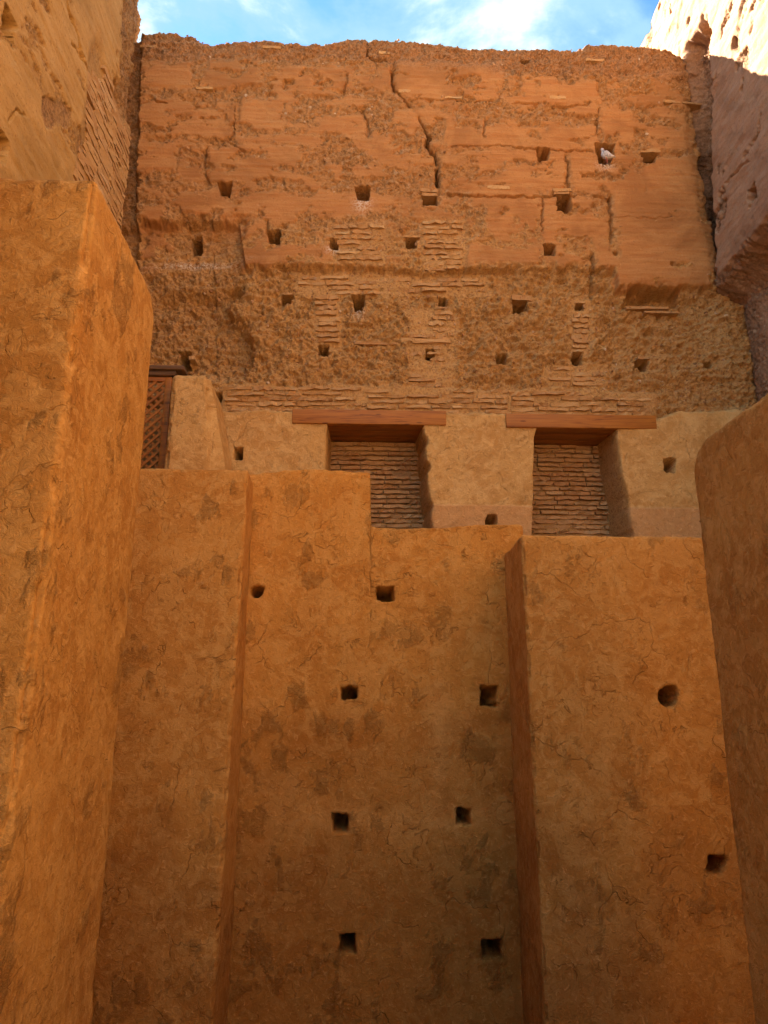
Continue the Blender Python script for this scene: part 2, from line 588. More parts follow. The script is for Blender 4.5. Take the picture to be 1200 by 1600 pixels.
SMOOTH = [  # skins of rammed earth left on the wall, photo pixels
    (218, 98, 300, 143), (322, 94, 412, 139), (436, 102, 556, 140), (612, 96, 782, 157), (804, 126, 940, 166),
    (210, 160, 366, 214), (370, 160, 442, 206), (212, 222, 280, 266), (283, 230, 470, 284), (372, 214, 520, 230),
    (500, 180, 576, 208), (566, 108, 610, 145), (690, 186, 760, 232), (700, 200, 846, 234), (688, 240, 884, 302), (846, 196, 930, 238),
    (936, 172, 988, 226), (998, 152, 1034, 166), (886, 244, 1000, 306), (224, 302, 445, 346), (502, 304, 634, 338),
    (740, 296, 846, 326), (770, 312, 846, 376), (850, 310, 952, 380), (378, 344, 416, 400), (376, 384, 522, 417), (440, 300, 520, 330),
    (722, 386, 846, 414), (870, 386, 922, 414), (930, 388, 966, 416), (966, 300, 1140, 446), (956, 308, 1010, 344), (1000, 246, 1130, 330),
    (1010, 200, 1080, 236), (640, 170, 660, 196),
]
HOLES = [  # cx, cy, width at top, width at foot, height, photo pixels
    (352, 297, 30, 16, 22), (567, 304, 30, 18, 22), (672, 312, 26, 24, 18), (848, 243, 28, 16, 20), (944, 241, 40, 20, 30), (1014, 246, 32, 18, 18),
    (881, 318, 26, 24, 26), (303, 373, 22, 14, 28), (428, 371, 26, 18, 20), (522, 382, 16, 13, 16), (643, 380, 17, 16, 15),
    (447, 462, 19, 15, 14), (560, 469, 27, 12, 24), (693, 467, 14, 13, 14), (815, 474, 28, 20, 20), (909, 473, 13, 13, 11),
    (505, 543, 19, 13, 16), (673, 548, 16, 15, 15), (785, 555, 18, 16, 18), (904, 555, 16, 15, 19), (1008, 563, 24, 15, 16), (281, 550, 24, 16, 30),
    (1110, 565, 20, 12, 10), (339, 618, 12, 10, 16), (373, 710, 16, 14, 18), (1046, 728, 24, 16, 20), (767, 815, 17, 17, 17), (1099, 807, 12, 12, 16),
    (820, 97, 16, 8, 6), (858, 392, 22, 16, 16),
]
MASONRY = [(518, 348, 604, 412), (656, 342, 726, 422), (462, 420, 764, 458), (490, 452, 534, 540), (636, 476, 716, 604), (892, 462, 930, 548), (852, 562, 954, 604)]
CAVITY = (984, 447, 1066, 470)
NICHES = [  # left top, left foot, right top, right foot, top, foot; photo pixels
    (513, 511, 655, 672, 664, 835),
    (840, 834, 958, 984, 668, 850),
]
TOPLINE = np.array([(150, 44), (217, 44), (262, 42), (300, 47), (316, 54), (332, 58), (372, 55), (420, 54), (450, 60), (500, 61), (540, 53), (566, 50), (600, 54), (640, 55), (690, 60), (740, 66), (800, 67), (860, 69), (908, 68), (918, 60), (960, 62), (1010, 66), (1050, 70), (1072, 80), (1100, 84), (1250, 90)], float)
EDGE = np.array([(1064, 60), (1074, 95), (1082, 130), (1086, 170), (1094, 215), (1098, 262), (1108, 300), (1114, 335), (1122, 385), (1133, 430), (1160, 470), (1400, 480)], float)

x0, x1 = -3.75, 5.95
zb = 4.9
nx, nz = 760, 720
xl = np.linspace(x0, x1, nx)
# top of each column
ztop = np.empty(nx)
for i, x in enumerate(xl):
    z = 13.9
    for _ in range(4):
        px, py = to_px(x, D, z)
        z = at_y(px, np.interp(px, TOPLINE[:, 0], TOPLINE[:, 1]), D)[2]
    ztop[i] = z
ztop += (fbm2(xl * 9, xl * 0 + 3.3, 4, 5) - 0.5) * 0.16
wl, _ = worley(xl * 14, xl * 0 + 1.7, 3)
ztop += (0.5 - wl) * 0.07
vv = np.linspace(0, 1, nz)
XX = np.repeat(xl[:, None], nz, 1)
ZZ = zb + (ztop[:, None] - zb) * vv[None, :]
PX, PY = to_px(XX, D, ZZ)


def wall_relief(X, Z, px, py):
    w1 = fbm2(X * 2.6, Z * 2.6, 4, 1) - 0.5
    w2 = fbm2(X * 2.6, Z * 2.6, 4, 2) - 0.5
    w3 = fbm2(X * 14, Z * 14, 3, 3) - 0.5
    w4 = fbm2(X * 14, Z * 14, 3, 4) - 0.5
    qx, qy = px + 34 * w1 + 9 * w3, py + 22 * w2 + 9 * w4
    # skins
    S = np.zeros(X.shape)
    for k, r in enumerate(SMOOTH):
        S = np.maximum(S, in_rect(qx, qy, r, 4.5))
    loss = fbm2(X * 3.1, Z * 4.6, 5, 9, 0.62)
    S *= 1 - 0.92 * (1 - ss(loss, 0.33, 0.42))
    extra = ss(fbm2(X * 2.2, Z * 4.0, 5, 12, 0.6), 0.50, 0.60) * in_rect(px, py, (210, 110, 1090, 412), 12) * 0.9
    S = np.maximum(S, extra * ss(loss, 0.34, 0.42))
    # stones of the core
    f1, v1 = worley(X * 17, Z * 19, 1)
    f2, v2 = worley(X * 38, Z * 42, 2)
    f3, v3 = worley(X * 7 + w3 * 1.5, Z * 8 + w4 * 1.5, 5)
    lum = fbm2(X * 5.5, Z * 6.5, 5, 6, 0.6) - 0.5
    stones = (0.55 - f1) * 0.040 * (0.3 + v1) + (0.5 - f2) * 0.017 * (0.4 + v2) + (0.5 - f3) * 0.035 * v3
    rid = np.abs(fbm2(X * 8 + Z * 3, Z * 9 - X * 2, 4, 17, 0.62) - 0.5)
    rough = stones * 0.55 + (vn2(X * 2.2 + w1, Z * 17, 27) - 0.5) * 0.035 + lum * 0.13 + (0.10 - rid) * 0.20 + (fbm2(X * 1.3, Z * 1.3, 3, 7) - 0.5) * 0.08
    upper = 1 - ss(qy, 395, 430)
    lay = (vn2(X * 0.9, Z * 26, 21) - 0.5) * 0.010 + (vn2(X * 6, Z * 60, 22) - 0.5) * 0.006
    skin = 0.032 + lay + (fbm2(X * 4, Z * 4, 4, 14) - 0.5) * 0.025
    # coarse layering also shows faintly in the core of the upper wall
    h = rough * (0.75 + 0.65 * (1 - upper)) * (1 - S) + skin * S
    # beds of brick repairs: mortar brought nearly flush, thinning out into the core
    bedm = np.zeros(X.shape)
    for r in MASONRY:
        bedm = np.maximum(bedm, in_rect(px + 16 * w1 + 7 * w3, py + 10 * w2 + 5 * w4, r, 5))
    h = h * (1 - 0.85 * bedm) + 0.85 * bedm * (stones * 0.25 + lum * 0.03 + (vn2(X * 1.5, Z * 13.5, 29) - 0.5) * 0.03)
    S = S * (1 - bedm)
    # ledge: the lower wall is set back
    ly = np.interp(px, [150, 215, 372, 384, 520, 540, 600, 642, 700, 960, 968, 1130, 1200], [345, 345, 348, 416, 418, 412, 418, 425, 420, 418, 446, 448, 450])
    lo = ss(qy * 0.35 + (py + 10 * w4) * 0.65, ly - 3, ly + 5)
    h = h - lo * 0.11
    # hollow on the left
    hol = ss(px + 26 * w1 * 2, 205, 225) * (1 - ss(px + 60 * w1 + 16 * w3, np.interp(py, [340, 430, 470, 540, 600], [382, 372, 352, 395, 380]) - 9, np.interp(py, [340, 430, 470, 540, 600], [382, 372, 352, 395, 380]) + 9)) * ss(qy, 338, 352) * (1 - ss(py, 560, 600))
    h = h - hol * (0.08 + 0.15 * ss(qy, 440, 462))
    # hollows on the right
    rh = in_rect(qx, qy, (960, 452, 1120, 560), 26)
    h = h - rh * 0.10
    # cap
    cap = 1 - ss(py + 20 * w1 + 8 * w3, np.interp(px, [200, 560, 800, 1080], [84, 84, 104, 116]), np.interp(px, [200, 560, 800, 1080], [108, 104, 122, 136]))
    h = h + cap * (stones * 0.3 - 0.01)
    h = h - 0.22 * (1 - ss(py - np.interp(px, TOPLINE[:, 0], TOPLINE[:, 1]), 0, 14)) ** 2
    S = S * (1 - cap * 0.75)
    # render at the foot
    foot = ss(py + 5 * w4 + 6 * w2, np.interp(px, [300, 700, 1030, 1060, 1200], [640, 645, 652, 640, 640]) - 4, np.interp(px, [300, 700, 1030, 1060, 1200], [640, 645, 652, 640, 640]) + 5)
    band = ss(qy * 0.4 + py * 0.6, np.interp(px, [300, 1100], [590, 606]), np.interp(px, [300, 1100], [598, 614])) * (1 - foot) * ss(px, 325, 345) * (1 - ss(px + 20 * w1, 1020, 1036))
    hb = -0.075 + stones * 0.35 + lum * 0.02
    h = h * (1 - band) + hb * band
    hf = 0.02 + (fbm2(X * 2.4, Z * 2.4, 4, 15) - 0.5) * 0.055 + (fbm2(X * 11, Z * 13, 4, 16) - 0.5) * 0.014
    h = h * (1 - foot) + hf * foot
    sk = ss(py, np.interp(px, [650, 1110], [789, 795]) - 1.5, np.interp(px, [650, 1110], [789, 795]) + 1.5)
    h = h + sk * 0.02
    # niches
    N = np.zeros(X.shape)
    for lt, lf, rt, rf, t, f in NICHES:
        k = np.clip((py - t) / (f - t), 0, 1)
        wig = 10 * (vn2(Z * 4.3, Z * 0 + lt, 31) - 0.5) + 5 * w3
        jag = 26 * np.maximum(0, vn2(Z * 5.5, Z * 0 + rt, 33) - 0.45) * (1.0 if rt < 800 else 0.35)
        left = lt + (lf - lt) * k + 0.25 * wig
        right = rt + (rf - rt) * k
        round_l = 9 * (1 - ss(py, t, t + 16))
        inn = ss(px, left - 5 + round_l * 0.3, left + 1.5) * (1 - ss(px, right - 3 + jag * 0.3 + 0.3 * wig, right + 6 + jag * 0.55 + 0.4 * wig)) * (py > t - 20)
        N = np.maximum(N, inn)
    jamb = N * (1 - N) * 4
    h = h - N * 0.74 + jamb * rough * 1.0
    # brick masonry showing: flatter beds
    # cavity under the plaster on the right
    cv = in_rect(px + 6 * w3, py + 8 * w4, CAVITY, 3) 
    h = h - cv * 0.28
    # holes
    Hm = np.zeros(X.shape)
    for cx, cy, wt_, wf_, hh in HOLES:
        sel = (np.abs(px - cx) < 40) & (np.abs(py - cy) < 34)
        if not sel.any():
            continue
        a = px[sel] + 5 * w3[sel]
        c = py[sel] + 5 * w4[sel]
        k = np.clip((c - (cy - hh / 2)) / hh, 0, 1)
        hw = 0.46 * (0.85 * wt_ + (wf_ - 0.85 * wt_) * k)
        d = np.minimum(hw - np.abs(a - cx), hh / 2 - np.abs(c - cy))
        Hm[sel] = np.maximum(Hm[sel], ss(d, -0.9, 1.0))
    h = np.where(Hm > 0.001, h * (1 - Hm) - 0.85 * Hm, h)
    # cracks
    for pts, hw, dep in CRACKS:
        ax = [p[0] for p in pts]
        ay = [p[1] for p in pts]
        sel = (px > min(ax) - 14) & (px < max(ax) + 14) & (py > min(ay) - 10) & (py < max(ay) + 10)
        if not sel.any():
            continue
        a = px[sel] + 7 * w3[sel]
        c = py[sel] + 7 * w4[sel]
        d = seg_dist(a, c, pts)
        wvar = hw * (0.55 + 0.9 * vn2(Z[sel] * 7, X[sel] * 7, 41))
        cut = 1 - ss(d, wvar * 0.5, wvar * 1.25)
        crumble = 1 - ss(d, wvar * 1.0, wvar * 3.6 + 2)
        h[sel] = h[sel] - dep * cut * ss(vn2(Z[sel] * 5, X[sel] * 5, 47), 0.18, 0.32) - 0.025 * crumble * (hw > 1.4)
        S[sel] = S[sel] * (1 - 0.6 * crumble * (hw > 1.5))
    # eroded right edge, a crevice before the side wall
    ex = np.interp(py, EDGE[:, 1], EDGE[:, 0]) + 14 * w1 + 10 * w3
    ed = ss(px - ex, -3, 5) * (1 - ss(py, 440, 465))
    h = h - ed * 0.75 - 0.06 * ss(px - ex, -26, 0) * (py < 440)
    # left edge meets the other wall in a loose seam
    le = (1 - ss(px + 8 * w3, np.interp(py, [40, 400, 620], [217, 207, 220]) - 1, np.interp(py, [40, 400, 620], [217, 207, 220]) + 6)) * (py < 430)
    h = h - le * 0.16
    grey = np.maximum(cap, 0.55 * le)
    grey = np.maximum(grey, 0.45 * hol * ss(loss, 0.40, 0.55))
    S = S * (1 - Hm) * (1 - foot) * (1 - band) * (1 - ed) * (1 - N)
    lime = np.zeros(X.shape)
    for cx, cy, w, l in [(566, 316, 12, 26), (946, 258, 12, 16), (520, 392, 10, 10), (560, 484, 10, 14), (300, 405, 60, 8), (372, 722, 8, 8)]:
        lime = np.maximum(lime, np.exp(-((px - cx) / w) ** 2) * ss(py, cy - 8, cy) * (1 - ss(py, cy, cy + l)))
    plaster = foot * (1 - Hm) * (1 - ss(N, 0.1, 0.45))
    return h, dict(smooth=S, plaster=plaster, skirt=sk * foot, grey=np.clip(grey, 0, 1), lime=lime, gold=ss(qy, 290, 440), rough=(1 - S) * (1 - foot) * (1 - band) * (1 - Hm) * (1 - N) * (1 - ed), hole=np.maximum(Hm, N))


HB, AB = wall_relief(XX, ZZ, PX, PY)
ROUGH_B, HOLE_B = AB.pop('rough'), AB.pop('hole')
back = relief('rammed_earth_wall', XX, ZZ, lambda u, v: np.stack([u, np.full(u.shape, D), v], -1), HB, (0, -1, 0), 1.5, M_earth, AB)
tag(back, 'towering reddish rammed earth wall facing the camera, cracked and pierced with beam holes', 'wall')


def second_slot(o, mat, flag):
    """faces where flag > 0.5 take a second material"""
    me = o.data
    me.materials.append(mat)
    n = len(me.polygons)
    st = np.empty(n, np.int32)
    me.polygons.foreach_get('loop_start', st)
    vi = np.empty(len(me.loops), np.int32)
    me.loops.foreach_get('vertex_index', vi)
    fl = np.empty(len(me.vertices), np.float32)
    me.attributes[flag].data.foreach_get('value', fl)
    me.polygons.foreach_set('material_index', (fl[vi[st]] > 0.5).astype(np.int32))
    me.update()


second_slot(back, M_pier, 'plaster')


def back_h(x, z):
    i = int(np.clip(round((x - x0) / (x1 - x0) * (nx - 1)), 0, nx - 1))
    j = int(np.clip(round((z - zb) / (ztop[i] - zb) * (nz - 1)), 0, nz - 1))
    return HB[i, j]


# ------------------------------------------------------------------ bricks
def brick_mesh(k, chip=0.10):
    rg = np.random.default_rng(100 + k)
    n = 4
    xs = np.linspace(-0.5, 0.5, n + 1)
    xs[1:-1] += rg.uniform(-0.06, 0.06, n - 1)
    v = []
    for i in range(n + 1):
        for (y, z) in ((-0.5, -0.5), (-0.5, 0.5), (0.5, 0.5), (0.5, -0.5)):
            j = rg.uniform(-1, 1, 3) * np.array([0.02, chip * 1.2, chip * 1.4])
            if i in (0, n):
                j[0] += -np.sign(xs[i]) * rg.uniform(0, 0.05)
                j[2] -= np.sign(z) * rg.uniform(0, 0.12)
            v.append((xs[i] + j[0], y + (j[1] if y < 0 else 0), z + j[2]))
    q = []
    for i in range(n):
        a = i * 4
        for k2 in range(4):
            q.append((a + k2, a + (k2 + 1) % 4, a + 4 + (k2 + 1) % 4, a + 4 + k2))
    q.append((0, 3, 2, 1))
    e = n * 4
    q.append((e, e + 1, e + 2, e + 3))
    return v, q


def proto_meshes(name, mat, count, chip):
    out = []
    for k in range(count):
        v, q = brick_mesh(k, chip)
        o = mesh_from(name, v, q, mat, None, False)
        out.append(o.data)
        bpy.data.objects.remove(o)
    return out


BR = proto_meshes('brick', M_brick, 14, 0.13)
SLB = proto_meshes('flat_slab', M_brick, 6, 0.04)
BRR = proto_meshes('brick', M_brick_red, 12, 0.12)
BRG = proto_meshes('brick', M_brick_gold, 12, 0.07)


def lay(me, parent, loc, size, rot=(0, 0, 0), name='brick'):
    o = bpy.data.objects.new(name, me)
    o.location = loc
    o.scale = size
    o.rotation_euler = rot
    o.parent = parent
    COL.objects.link(o)
    return o


def course(parent, protos, ax, ay, bx, by, pitch, keep=1.0, lmin=22, lmax=36, thick=0.60, proud=0.02, plane=D, hfun=back_h, wav=1.0, maxn=999):
    """rows of bricks filling a photo rectangle (px) on the wall plane"""
    n = 0
    y = ay + pitch / 2
    row = 0
    while y < by:
        x = ax + random.uniform(-4, 4)
        while x < bx - 6:
            L = random.uniform(lmin, lmax)
            e = min(x + L, bx + random.uniform(-3, 3))
            if e - x > 9 and random.random() < keep and n < maxn:
                yy = y + random.uniform(-0.8, 0.8) * wav
                a, b2 = at_y(x + 0.8, yy, plane), at_y(e - 0.8, yy, plane)
                t = abs(at_y(x, yy - pitch / 2, plane)[2] - at_y(x, yy + pitch / 2, plane)[2]) * thick * random.uniform(0.8, 1.15)
                cx, cz = (a[0] + b2[0]) / 2, (a[2] + b2[2]) / 2
                h = hfun(cx, cz)
                dep = 0.12
                p = proud + random.uniform(-0.010, 0.014)
                lay(random.choice(protos), parent, (cx, plane - h - p + dep / 2, cz), (b2[0] - a[0], dep, t), (0, math.atan2(-(b2[2] - a[2]), b2[0] - a[0]) * 0.5 + random.uniform(-0.02, 0.02) * wav, random.uniform(-0.03, 0.03)))
                n += 1
            x = e
        y += pitch
        row += 1
    return n


nb = 0
# band above the lintels, dropping slightly to the right
for k in range(5):
    for seg in range(3):
        xa = 350 + seg * 224
        dy = 0.018 * (xa - 350) + 600 + k * 8.4
        nb += course(back, BR, xa + random.uniform(-6, 6), dy, xa + 222, dy + 8.2, 8.4, 0.90 if k > 0 else 0.6, 22, 64, 0.60, 0.024)
# masonry repairs
nb += course(back, BR, 522, 352, 600, 408, 8.0, 0.72, 24, 44, 0.6, 0.02)
nb += course(back, BR, 660, 345, 722, 420, 7.8, 0.85, 24, 44, 0.62, 0.022)
nb += course(back, BR, 466, 424, 590, 456, 8.2, 0.80, 26, 50, 0.62, 0.02)
nb += course(back, BR, 590, 428, 760, 456, 8.2, 0.65, 26, 50, 0.6, 0.02)
nb += course(back, BR, 494, 456, 530, 536, 8.4, 0.96, 34, 40, 0.64, 0.03)
nb += course(back, BR, 674, 480, 712, 536, 8.4, 0.72, 22, 36, 0.6, 0.022)
nb += course(back, BR, 640, 508, 694, 600, 8.6, 0.55, 26, 46, 0.58, 0.02)
nb += course(back, BR, 896, 484, 924, 546, 8.4, 0.96, 27, 32, 0.68, 0.03)
nb += course(back, BR, 858, 568, 948, 600, 8.2, 0.55, 24, 60, 0.6, 0.02)
# flat slabs over the holes and odd tiles left in the wall
SLABS = [(655, 684, 299, 5), (658, 684, 305, 4), (862, 892, 299, 4), (864, 889, 303, 4), (1000, 1032, 237, 5), (800, 834, 460, 8), (900, 918, 467, 3), (632, 656, 371, 3), (684, 706, 476, 3), (894, 914, 545, 3),
         (914, 944, 95, 4), (1034, 1062, 161, 4), (1064, 1096, 163, 2.5), (591, 609, 83, 4), (622, 642, 145, 4), (694, 722, 155, 3), (857, 884, 155, 4), (410, 440, 76, 3), (218, 246, 73, 3),
         (760, 796, 295, 5), (306, 334, 140, 3), (552, 622, 532, 4), (624, 706, 528, 4), (562, 600, 452, 3), (440, 456, 453, 3), (1000, 1022, 553, 4), (292, 302, 553, 5), (980, 1050, 474, 4), (1010, 1066, 481, 3)]
for a, b2, y, t in SLABS:
    pa, pb = at_y(a, y, D), at_y(b2, y, D)
    th = abs(at_y(a, y - t / 2, D)[2] - at_y(a, y + t / 2, D)[2])
    hh = max(back_h(pa[0], pa[2]), back_h(pb[0], pb[2]), back_h((pa[0] + pb[0]) / 2, pa[2] + 0.08), -0.12)
    lay(random.choice(SLB), back, ((pa[0] + pb[0]) / 2, D - hh - 0.004 + 0.11, (pa[2] + pb[2]) / 2), (pb[0] - pa[0], 0.22, th), (0, random.uniform(-0.05, 0.05), 0), 'flat_slab')

# gravel standing proud of the broken core, and loose along the top
def gravel(name, pts, sizes, mat, parent):
    t = (1 + 5 ** 0.5) / 2
    iv = np.array([(-1, t, 0), (1, t, 0), (-1, -t, 0), (1, -t, 0), (0, -1, t), (0, 1, t), (0, -1, -t), (0, 1, -t), (t, 0, -1), (t, 0, 1), (-t, 0, -1), (-t, 0, 1)]) / 1.9
    it = np.array([(0, 11, 5), (0, 5, 1), (0, 1, 7), (0, 7, 10), (0, 10, 11), (1, 5, 9), (5, 11, 4), (11, 10, 2), (10, 7, 6), (7, 1, 8), (3, 9, 4), (3, 4, 2), (3, 2, 6), (3, 6, 8), (3, 8, 9), (4, 9, 5), (2, 4, 11), (6, 2, 10), (8, 6, 7), (9, 8, 1)])
    n = len(pts)
    jit = RNG.uniform(0.6, 1.25, (n, 12, 1))
    sc = RNG.uniform(0.55, 1.2, (n, 1, 3))
    V = (iv[None] * jit * sc * sizes[:, None, None] + pts[:, None, :]).reshape(-1, 3)
    Tt = (it[None] + 12 * np.arange(n)[:, None, None]).reshape(-1, 3)
    tone = np.repeat(RNG.random(n), 12)
    return mesh_from(name, V, np.zeros((0, 4)), mat, parent, False, {'tone': tone}, Tt)


def gravel_material(name, cols):
    m, N, b, co = new_mat(name, 0.95)
    t = N.attr('tone')
    col = N.mix(N.step(t, 0.0, 0.5), cols[0], cols[1])
    col = N.mix(N.step(t, 0.78, 1.0), col, cols[2])
    col = N.mix(N.step(N.noise(co, 40.0, 4, 0.7), 0.40, 0.62, 0.0, 0.5), col, cols[0])
    N.put(b.inputs['Base Color'], col)
    N.put(b.inputs['Normal'], N.bump(N.noise(co, 70.0, 3, 0.6), 0.6, 0.008))
    return m


M_gravel = gravel_material('earth_gravel', ((0.21, 0.105, 0.047), (0.42, 0.235, 0.11), (0.58, 0.44, 0.30)))
prob = ROUGH_B * ((PX > 205) & (PX < 1140) & (PY < 640))
prob = prob * (0.5 + 0.4 * (PY > 420))
flat = (prob / prob.sum()).ravel()
pick = RNG.choice(flat.size, 2600, p=flat)
gp = np.stack([XX.ravel()[pick], D - HB.ravel()[pick] + 0.004, ZZ.ravel()[pick]], -1)
gs = 0.008 + 0.024 * RNG.random(len(gp)) ** 3
tag(gravel('embedded_gravel', gp, gs, M_gravel, back), kind='stuff')
ti = RNG.integers(10, nx - 60, 1500)
tp = np.stack([xl[ti], D + 0.16 + RNG.uniform(-0.02, 0.4, 1500), ztop[ti] + RNG.uniform(-0.035, 0.006, 1500)], -1)
tag(gravel('loose_rubble', tp, 0.010 + 0.034 * RNG.random(1500) ** 5, M_gravel, back), kind='stuff')

# ------------------------------------------------------------------ brick infill of the two niches, lintels over them
LAB_INF = ['brick infill of the doorway on the left, partly hidden by the stepped wall top', 'brick infill of the doorway on the right, above the square-topped buttress']
LAB_LIN = ['long pine lintel over the left bricked-up doorway', 'long pine lintel over the right bricked-up doorway']
YN = D + 0.70
for k, (lt, lf, rt, rf, t, f) in enumerate(NICHES):
    pa, pb = at_y(lt - 8, t + 20, D), at_y(rf + 24, f, D)
    lo_z = 5.15
    xs = steps((pa[0] - 0.06, pb[0] + 0.12, 0.03))
    zs = steps((lo_z, pa[2] + 0.45, 0.03))
    inf = block('brick_infill', xs, np.array([YN + 0.02, YN + 0.05, YN + 0.24, YN + 0.27]), zs, 0.02, M_mortar, lambda p, n: (fbm3(p * 9, 3, 4) - 0.5) * 0.04)
    tag(inf, LAB_INF[k], 'brick infill', 'brick infills of the doorways')
    xa, xb = pa[0] - 0.02, pb[0] + 0.06
    z = 5.3
    row = 0
    rows = 30
    pitch = (pa[2] + 0.30 - 5.3) / rows
    while row < rows:
        x = xa - random.uniform(0, 0.2)
        while x < xb:
            L = random.uniform(0.22, 0.42)
            if random.random() < 0.98:
                lay(random.choice(BRR), inf, (x + L / 2, YN - random.uniform(0.0, 0.03) + 0.05, z), (L * 0.995, 0.14, pitch * random.uniform(0.54, 0.70)), (0, random.uniform(-0.015, 0.015), random.uniform(-0.03, 0.03)))
            x += L
        z += pitch
        row += 1

BEAMS = [(457, 640, 697, 664), (790, 646, 1026, 670)]
for k, (a, t, b2, f) in enumerate(BEAMS):
    pa, pb = at_y(a, t, D - 0.03), at_y(b2, f, D - 0.03)
    root = bpy.data.objects.new('wooden_lintel', None)
    COL.objects.link(root)
    root.location = ((pa[0] + pb[0]) / 2, D, pb[2])
    tag(root, LAB_LIN[k], 'lintel', 'pine lintels')
    zt = at_y((a + b2) / 2, t + (2 if k else 1), D - 0.03)[2]
    zf = at_y((a + b2) / 2, f - 1, D - 0.03)[2]
    for j in range(3):
        y0 = D - 0.045 + j * 0.265
        lo = np.array([pa[0] + (0.0 if j == 0 else 0.05), y0, zf + (0.0 if j == 0 else 0.006 * j)]) - np.array(root.location)
        hi = np.array([pb[0] - (0.0 if j == 0 else 0.05), y0 + 0.258, zt]) - np.array(root.location)
        solid_box('beam', lo, hi, M_wood, root, 0.006)

# ------------------------------------------------------------------ left side wall
XL = -3.42
U = steps((-7.0, 5.0, 0.2), (5.0, 9.86, 0.0165))
Vv = steps((0.0, 7.6, 0.12), (7.6, 14.6, 0.0165))
UU, VVg = np.meshgrid(U, Vv, indexing='ij')
LPX, LPY = to_px(np.full(UU.shape, XL), UU, VVg)


def left_relief(Y, Z, px, py):
    w1 = fbm2(Y * 2.4, Z * 2.4, 4, 51) - 0.5
    w3 = fbm2(Y * 13, Z * 13, 3, 53) - 0.5
    w4 = fbm2(Y * 13, Z * 13, 3, 54) - 0.5
    near = ss(Y + 0.5 * w1 + 0.25 * w3, 8.35, 8.75) * ss(Z + 1.2 * w1, 11.4, 12.0)
    streak = fbm2(Y * 1.3, Z * 14, 4, 55)
    S = 0.15 + 0.85 * ss(fbm2(Y * 1.8, Z * 3.2, 5, 56, 0.6), 0.29, 0.36)
    S = S * (1 - near)
    f1, v1 = worley(Y * 17, Z * 19, 7)
    f2, v2 = worley(Y * 38, Z * 42, 8)
    stones = (0.55 - f1) * 0.04 * (0.3 + v1) + (0.5 - f2) * 0.016 * (0.4 + v2)
    lum = fbm2(Y * 5, Z * 6, 5, 57, 0.6) - 0.5
    h = (stones + lum * 0.09) * (1 - S) + S * (0.03 + (streak - 0.5) * 0.020 + (fbm2(Y * 5, Z * 9, 4, 58) - 0.5) * 0.022)
    h = h - near * 0.10
    # patch of lost skin
    pt = np.array([(62, 152), (72, 147), (80, 155), (88, 160), (94, 156), (110, 172), (107, 190), (103, 204), (95, 196), (86, 191), (78, 203), (68, 200), (61, 178)], float)
    qx, qy = px + 4 * w3, py + 4 * w4
    ins = np.zeros(px.shape, bool)
    j = len(pt) - 1
    for i in range(len(pt)):
        xi, yi = pt[i]
        xj, yj = pt[j]
        c = ((yi > qy) != (yj > qy)) & (qx < (xj - xi) * (qy - yi) / (yj - yi + 1e-9) + xi)
        ins ^= c
        j = i
    h = np.where(ins, 0.0 + stones * 0.4 + lum * 0.01, h)
    S = np.where(ins, 0.0, S)
    patch = np.where(ins, 0.8, 0.0)
    # beam holes
    Hm = np.zeros(px.shape)
    for cy, cz, wy, wz in ((5.78, 9.93, 0.22, 0.26), (5.93, 8.72, 0.26, 0.24), (9.02, 10.60, 0.13, 0.13)):
        d = np.minimum(wy / 2 - np.abs(Y + 0.08 * w3 - cy), wz / 2 - np.abs(Z + 0.08 * w4 - cz))
        Hm = np.maximum(Hm, ss(d, -0.012, 0.012))
    h = h * (1 - Hm) - 0.5 * Hm
    # long sloping cracks
    for pts in ([(100, 0), (112, 40), (118, 62), (128, 90)], [(36, 180), (20, 170), (8, 190)], [(108, 66), (132, 104)], [(120, 76), (134, 110)]):
        d = seg_dist(px + 8 * w3, py + 8 * w4, pts)
        h = h - 0.05 * (1 - ss(d, 0.6, 2.0)) * (px > -30)
    # bed for the brick courses near the corner
    bed = ss(Y + 0.3 * w1, 7.5, 7.7) * (1 - ss(Z + 0.5 * w1, 11.6, 11.95)) * ss(Z, 9.2, 9.3)
    h = h * (1 - bed) + bed * (-0.03 + stones * 0.3)
    S = S * (1 - bed * 0.6)
    # crumbled end beside the back wall
    end = ss(Y + 0.10 * w3 + 0.14 * w1, 9.26, 9.44)
    h = h - end * 0.18
    return h, dict(smooth=S, plaster=0 * S, skirt=0 * S, grey=np.clip(np.maximum(near * 0.55, patch), 0, 1), lime=0 * S)


def left_top(y):
    """the unseen head of the wall, lowered towards the camera to let more sun past"""
    return np.interp(y, [-7, 3.0, 4.2, 5.4, 7.0, 9.42], [8.6, 9.2, 9.7, 10.6, 12.7, 14.6]) + 0.2 * (vn2(y * 2.0, y * 0, 88) - 0.5)


HL, AL = left_relief(UU, VVg, LPX, LPY)
leftw = relief('rammed_earth_wall', UU, VVg, lambda u, v: np.stack([np.full(u.shape, XL), u, np.minimum(v, left_top(u) + 0 * v)], -1), HL, (1, 0, 0), 1.4, M_earth_l, AL)
tag(leftw, 'golden rammed earth side wall on the left with ribbed brick courses near the corner', 'wall')


def left_h(y, z):
    i = int(np.argmin(np.abs(U - y)))
    j = int(np.argmin(np.abs(Vv - z)))
    return HL[i, j]


